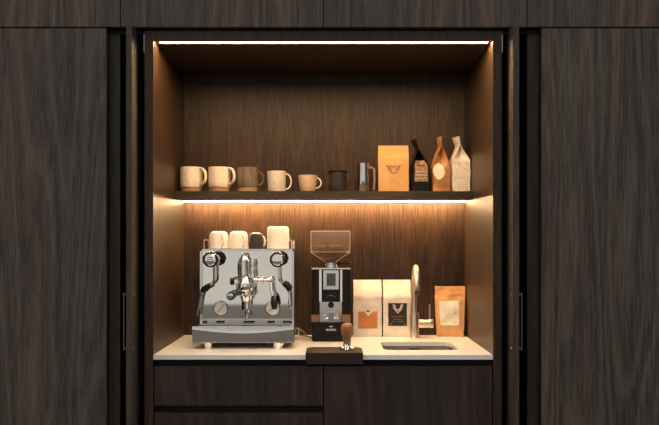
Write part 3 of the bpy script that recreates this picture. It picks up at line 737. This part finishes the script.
# black foil
B = Bag(0.060, 0.061, 0.186, sh=0.50, seal=0.80, lean=-0.013, twist=0.12, seed=4, wr=0.0018, taper=1.0, curl=-0.010)
t = bag('coffee_bag', 'black foil coffee bag with a bronze label, pinched top, on the shelf', B, M_bfoil, (X(419.6, YB), YB+0.008, SZ1), math.radians(-86), group=GS)
obj('label', B.patch(0.14, 0.90, 0.20, 0.60, 0.0012, 'side'), M_bronze, t, local=True)
for tt, aa in ((0.385, 0.22), (0.32, 0.18), (0.26, 0.25)):
    obj('print_line', B.line([(aa, tt), (0.5, tt), (1-aa, tt)], 0.0013, 0.0022, 'side'), M_wink, t, local=True)
# brown kraft
B = Bag(0.060, 0.059, 0.197, sh=0.44, seal=0.84, lean=0.0, twist=0.08, seed=9, wr=0.0018, taper=1.25, curl=-0.002)
t = bag('coffee_bag', 'crinkled brown kraft coffee bag with a pale round sticker, on the shelf', B, M_kraft2, (X(440.2, YB), YB+0.008, SZ1), math.radians(-85), group=GS)
obj('sticker', B.patch(0.0, 0.66, 0.22, 0.52, 0.0014, 'side', disc), M_clabel, t, local=True)
# white paper
B = Bag(0.064, 0.060, 0.196, sh=0.57, seal=0.84, lean=-0.008, twist=0.15, seed=14, wr=0.0015, taper=1.0, curl=-0.006)
t = bag('coffee_bag', 'crinkled white paper coffee bag at the right end of the shelf', B, M_wpaper, (X(459.9, YB), YB+0.008, SZ1), math.radians(-84), group=GS)

# bags on the worktop
GC = 'coffee bags on the worktop'
YC = 0.497
def wbag(x0, x1, y0, label, m, seed, d=0.05):
    B = Bag((x1-x0)/S(YC), d, (336.9-y0)/S(YC), sh=0.70, seal=0.985, bulge=0.0035, seed=seed, wr=0.0022, topw=0.99)
    t = bag('coffee_bag', label, B, m, (X((x0+x1)/2, YC), YC+d/2-0.002, CT), group=GC)
    return B, t
B, t = wbag(353.4, 381.8, 280.2, 'ivory coffee bag with a square orange label, right of the grinder', M_ivory, 21, 0.048)
q = lambda px, py: bp(B, px, py, 353.4, 381.8, 280.2, 336.9)
(u0, t0), (u1, t1) = q(358, 328.6), q(377.4, 311.6)
lb = obj('label', B.patch(u0, u1, t0, t1, 0.0008), M_orange, t, local=True)
(u0, t0), (u1, t1) = q(364.2, 315.6), q(372.4, 311.5)
def vee(a, b): return (0.5+(a-0.5)*(0.25+0.75*b), b)
obj('notch', B.patch(u0, u1, t0, t1, 0.0016, shape=vee), M_clabel, lb, local=True)
(u0, t0), (u1, t1) = q(366.2, 312.0), q(369.4, 310.4)
obj('emblem', B.patch(u0, u1, t0, t1, 0.0024, shape=disc, N=8), M_ink, lb, local=True)
B, t = wbag(383.2, 410.9, 280.2, 'ivory coffee bag with a black label, left of the tap', M_ivory, 33, 0.048)
q = lambda px, py: bp(B, px, py, 383.2, 410.9, 280.2, 336.9)
(u0, t0), (u1, t1) = q(388.0, 326.0), q(406.9, 303.2)
lb = obj('label', B.patch(u0, u1, t0, t1, 0.0008), M_ink, t, local=True)
lf = bmesh.new()
def addln(dst, b):
    me = bpy.data.meshes.new('t'); b.to_mesh(me); dst.from_mesh(me); bpy.data.meshes.remove(me); b.free()
for o_ in (0, 1, 2):
    k = o_*1.9
    addln(lf, B.line([q(392.8+k*0.55, 304.2+k*0.2), q(393.4+k*0.5, 307.8), q(395.2+k*0.5, 310.6-k*0.2), q(397.8, 313.2-k)], 0.0012, 0.0020))
    addln(lf, B.line([q(402.8-k*0.55, 304.2+k*0.2), q(402.2-k*0.5, 307.8), q(400.4-k*0.5, 310.6-k*0.2), q(397.8, 313.2-k)], 0.0012, 0.0020))
obj('emblem', lf, M_wink, lb, local=True)
for yy, a, b in ((316.6, 391, 404), (319.2, 393, 402), (321.6, 391.5, 403.5)):
    obj('print_line', B.line([q(a, yy), q(b, yy)], 0.0005, 0.0014), M_gink, lb, local=True)
for a, b in ((389.3, 391.5), (403.5, 405.6)):
    obj('print_line', B.line([q(a, 324.2), q(b, 324.2)], 0.0005, 0.0014), M_wink, lb, local=True)
# stand-up pouch
B = Bag((465.6-435.2)/S(YC), 0.045, (336.3-286)/S(YC), sh=0.05, seal=0.90, bulge=0.004, seed=40, wr=0.0020, topw=1.0, botw=0.84, taper=1.6)
t = bag('coffee_pouch', 'orange kraft stand-up pouch with a cream label, right of the tap', B, M_kraft3, (X(450.6, YC), YC+0.020, CT), group=GC)
q = lambda px, py: ((px-450.6)/(15.2*(0.84+0.16*min(1, (336.3-py)/50.3/0.8))), (336.3-py)/50.3)
(u0, t0), (u1, t1) = q(440.4, 324.8), q(459.6, 300.8)
lb = obj('label', B.patch(u0, u1, t0, t1, 0.0009), M_clabel, t, local=True)
for yy, a, b, r in ((308.8, 445, 456, 0.0005), (311.4, 443, 457, 0.0006), (313.2, 443, 457, 0.0004), (321.4, 443.2, 447, 0.0005), (321.6, 453, 457, 0.0008)):
    obj('print_line', B.line([q(a, yy), q(b, yy)], r, 0.0015), M_gink, lb, local=True)
for yy in (292.6, 294.4):
    obj('zip_seal', B.line([(-0.97, (336.3-yy)/50.3), (0, (336.3-yy)/50.3), (0.97, (336.3-yy)/50.3)], 0.0007, 0.0003), M_kraft3, t, local=True)

# ------------------------------------------------------------------ coffee grinder
YN = 0.345
g0, g1 = X(312, YN), X(350.2, YN)
gc = (g0+g1)/2
gt = Z(269.3, YN)
gd = thing('coffee_grinder', 'black and chrome coffee grinder with bean hopper, right of the espresso machine', 'coffee grinder', (gc, YN+0.08, CT))
obj('body', box(g0, g1, YN, YN+0.165, CT+0.004, gt, bevel=0.004, seg=3), M_blackm, gd)
obj('base', box(g0-0.0005, g1+0.0005, YN-0.004, YN+0.167, CT, CT+0.0225, bevel=0.003), M_blackm, gd)
obj('top_cap', box(g0-0.002, g1+0.002, YN-0.001, YN+0.167, gt, gt+0.005, bevel=0.0015), M_brush, gd)
pn = bmesh.new()
for a, b in ((319.2, 321.6), (340.3, 342.2)):
    pn = bmesh.new(); add_box(pn, X(a, YN), X(b, YN), YN-0.004, YN+0.001, Z(302, YN), gt-0.001, bevel=0.0008)
    obj('chrome_trim', pn, M_chrome, gd)
z0, z1 = Z(289.3, YN), Z(270.2, YN)
bz = box(X(323.3, YN), X(338.8, YN), YN-0.008, YN+0.001, z0, z1, bevel=0.0012)
bezel = obj('display_bezel', bz, M_brush, gd)
obj('display', box(X(326.6, YN), X(335.6, YN), YN-0.0086, YN-0.0078, Z(285.8, YN), Z(273.2, YN)), M_screen, bezel, smooth=False)
cz0, cz1 = Z(301.5, YN), Z(289.8, YN)
ch = bmesh.new()
yb = YN-0.002
add_prism(ch, [(X(325.3, YN), cz1), (X(336.8, YN), cz1), (X(337.4, YN), cz0), (X(324.6, YN), cz0)], YN-0.010, YN+0.001, lambda p, h: (p[0], h, p[1]))
chu = obj('chute', ch, M_bakel, gd)
obj('chute_lip', tube([(X(326.5, YN), YN-0.011, Z(297.5, YN)), (X(329, YN), YN-0.014, Z(295.2, YN)), (X(333, YN), YN-0.014, Z(295.2, YN)), (X(335.6, YN), YN-0.011, Z(297.5, YN))], 0.0020, 8), M_chrome, chu)
fp = obj('front_panel', box(X(319.8, YN), X(341.8, YN), YN-0.006, YN+0.001, Z(321.8, YN), Z(301.8, YN), bevel=0.001), M_brush, gd)
obj('push_button', lathe([(0.0105, 0), (0.0105, 0.004), (0.0085, 0.006), (0, 0.0062)], (X(331, YN), YN-0.006, Z(304.8, YN)), 'Y', 24), M_bakel, fp)
fk = bmesh.new()
zf = Z(316.5, YN)
for s in (-1, 1):
    xx = X(331, YN)+s*0.021
    add_tube(fk, smooth_path([(xx, YN-0.006, zf+0.006), (xx, YN-0.020, zf+0.003), (xx-s*0.003, YN-0.048, zf+0.002)], 5), 0.0032, 8)
add_tube(fk, [(X(331, YN)-0.024, YN-0.008, zf-0.004), (X(331, YN)+0.024, YN-0.008, zf-0.004)], 0.0025, 8)
obj('portafilter_fork', fk, M_chrome, gd)
obj('spout', box(X(328.2, YN), X(334.0, YN), YN-0.022, YN-0.005, Z(322, YN), Z(311.6, YN), bevel=0.0025), M_chrome, gd)
obj('dark_gap', box(X(319.8, YN), X(341.8, YN), YN-0.0015, YN+0.001, Z(323.6, YN), Z(322.2, YN)), M_black, gd)
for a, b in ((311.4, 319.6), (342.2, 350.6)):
    obj('reflection_block', box(X(a, YN), X(b, YN), YN-0.003, YN+0.010, Z(322, YN), Z(314.6, YN), bevel=0.0012), M_tanblk, gd)  # brown blocks standing in for copper-toned reflections on the grinder face
letters('EUREKA', 0.0095, 'lettering', M_wink, gd, (X(331, YN)-gc, -0.08-0.0003, Z(329.9, YN)-CT), bold=0.0002)
lg = bmesh.new()
xc, zc = X(331, YN), Z(326.6, YN)
add_prism(lg, [(xc-0.0075, zc+0.003), (xc-0.0045, zc+0.0012), (xc-0.002, zc+0.003), (xc+0.002, zc+0.003), (xc+0.0045, zc+0.0012), (xc+0.0075, zc+0.003), (xc+0.0055, zc-0.0015), (xc+0.002, zc-0.0005), (xc, zc-0.0035), (xc-0.002, zc-0.0005), (xc-0.0055, zc-0.0015)], YN-0.0006, YN+0.0005, lambda p, h: (p[0], h, p[1]))
obj('emblem', lg, M_wink, gd, smooth=False)
# collar and adjusting lever
yc = YN+0.075; sc_ = S(yc)
ccx = X(331, YN)
zc_ = gt+0.005
obj('collar', lathe([(0, 0), (0.030, 0), (0.030, 0.008), (0.026, 0.010), (0.026, 0.0155), (0.020, 0.017), (0.020, 0.014), (0, 0.014)], (ccx, yc, zc_)), M_steel, gd)
obj('adjusting_lever', tube([(ccx+0.024, yc-0.01, zc_+0.012), (X(344, yc), yc-0.012, zc_+0.0145), (X(356, yc), yc-0.015, zc_+0.0145)], [0.0035, 0.0025, 0.0018], 8), M_bakel, gd)
# hopper: clear tapered square bin with a lid
hz0 = zc_+0.016; hzs = Z(252, yc); hz1 = Z(231.5, yc)
hw = (349.6-311.2)/2/sc_; hcx = X(330.4, yc); n0 = 0.018
def sqring(w, z, r=0.006): return [(hcx+p[0], yc+p[1], z) for p in rrect(-w, w, -w*0.88, w*0.88, min(r, w*0.5), 4)]
hb = bmesh.new(); T = 0.0025
lv_ = [sqring(n0, hz0), sqring(n0+0.001, hz0+0.004), sqring(hw-0.002, hzs, 0.008), sqring(hw, hzs+0.003, 0.008), sqring(hw, hz1, 0.008), sqring(hw-T, hz1, 0.007), sqring(hw-T, hzs+0.003, 0.007), sqring(hw-T-0.002, hzs, 0.007), sqring(n0-T, hz0+0.005), sqring(n0-T, hz0)]
rg = [[hb.verts.new(p) for p in l] for l in lv_]
for i in range(len(rg)):
    a, b = rg[i], rg[(i+1) % len(rg)]
    for k in range(len(a)):
        j = (k+1) % len(a); hb.faces.new((a[k], a[j], b[j], b[k]))
obj('hopper', hb, M_hopper, gd)
M_edge = mat('frosted_clear_edge', (0.62, 0.50, 0.36, 1), 0.3, var=0.03)
eb = bmesh.new(); yq = yc-hw*0.88
for s_ in (-1, 1):
    add_tube(eb, [(hcx+s_*(hw-0.0005), yq+0.0005, hz1), (hcx+s_*(hw-0.0005), yq+0.0005, hzs), (hcx+s_*n0, yc-n0*0.88, hz0+0.003)], 0.0012, 6)
add_tube(eb, [(hcx-hw, yq, hz1), (hcx+hw, yq, hz1)], 0.0012, 6)
add_tube(eb, [(hcx-hw, yq, hzs+0.001), (hcx+hw, yq, hzs+0.001)], 0.0007, 6)
obj('hopper_edge', eb, M_edge, gd)
hb = prism(rrect(hcx-hw-0.001, hcx+hw+0.001, yc-hw*0.88-0.001, yc+hw*0.88+0.001, 0.009, 5), hz1+0.0003, hz1+0.0055)
obj('hopper_lid', hb, M_hopper, gd)
# beans
random.seed(3)
bn = bmesh.new()
def inside(z):
    if z >= hzs: return hw-T-0.004
    return (n0-T)+(hw-T-0.006-(n0-T))*(z-hz0)/(hzs-hz0)-0.003
ztop = Z(245.5, yc)
# filled core, then loose beans around it
core = [sqring(max(0.006, inside(hz0+0.006)-0.010), hz0+0.006, 0.004), sqring(inside(hzs)-0.013, hzs, 0.006), sqring(inside(hzs+0.01)-0.013, ztop-0.005, 0.006), sqring(hw*0.35, ztop-0.001, 0.004)]
rg = [[bn.verts.new(p) for p in l] for l in core]
for a, b in zip(rg, rg[1:]):
    for k in range(len(a)):
        j = (k+1) % len(a); bn.faces.new((a[k], a[j], b[j], b[k]))
bn.faces.new(rg[-1]); bn.faces.new(rg[0])
for k in range(900):
    z = hz0+0.010+(ztop-hz0-0.010)*random.random()**0.7
    w_ = inside(z)-0.0015
    f = random.random()
    u = random.uniform(-1, 1)*w_
    if z > ztop-0.006: x, y = u, random.uniform(-0.85, 0.85)*w_
    elif f < 0.55: x, y = u, -w_*0.86
    elif f < 0.8: x, y = (w_ if random.random() < 0.5 else -w_), random.uniform(-0.85, 0.85)*w_
    else: x, y = u, w_*0.86
    z += random.uniform(-0.001, 0.004) if z > ztop-0.006 else 0
    M = Matrix.Translation((hcx+x, yc+y, z)) @ Matrix.Rotation(random.uniform(0, 6.28), 4, random.choice('XYZ')) @ Matrix.Rotation(random.uniform(0, 6.28), 4, 'Z') @ Matrix.Diagonal((0.0042, 0.0030, 0.0023, 1))
    bmesh.ops.create_icosphere(bn, subdivisions=1, radius=1, matrix=M)
o = obj('coffee_beans', centred(bn, (hcx, yc, hz0)), M_bean); o.location = (hcx, yc, hz0); o['kind'] = 'stuff'
tag(o, 'roasted brown coffee beans heaped in the clear grinder hopper', 'coffee beans')

# ------------------------------------------------------------------ tamping block and tamper
a0, a1 = -0.0764, 0.0963; tzt = 0.9078
tm = bmesh.new()
add_prism(tm, rrect(a0, a1, -0.016, 0.132, 0.032, 8, back_only=True), CT+0.0002, tzt)
add_box(tm, a0, a1, -0.016, -0.0045, 0.874, CT+0.0002)
tag(obj('tamping_mat', centred(tm, (0, 0, 0)), M_mat, smooth=True, angle=30), 'dark wooden tamping board hooked over the front edge of the worktop', 'tamping board')
tx, ty = X(347, 0.056), 0.056
tp = thing('coffee_tamper', 'coffee tamper with walnut handle and chrome base standing on the tamping board', 'tamper', (tx, ty, tzt))
obj('base', lathe([(0, 0), (0.0222, 0), (0.0226, 0.001), (0.0226, 0.007), (0.0205, 0.009), (0.0135, 0.011), (0.0115, 0.016), (0.0115, 0.019), (0, 0.019)], (tx, ty, tzt)), M_chrome, tp)
obj('handle', lathe([(0.0112, 0.019), (0.0112, 0.026), (0.0125, 0.034), (0.0158, 0.046), (0.0188, 0.058), (0.0195, 0.066), (0.0180, 0.074), (0.0135, 0.0805), (0.006, 0.0835), (0, 0.084)], (tx, ty, tzt)), M_walnut, tp)
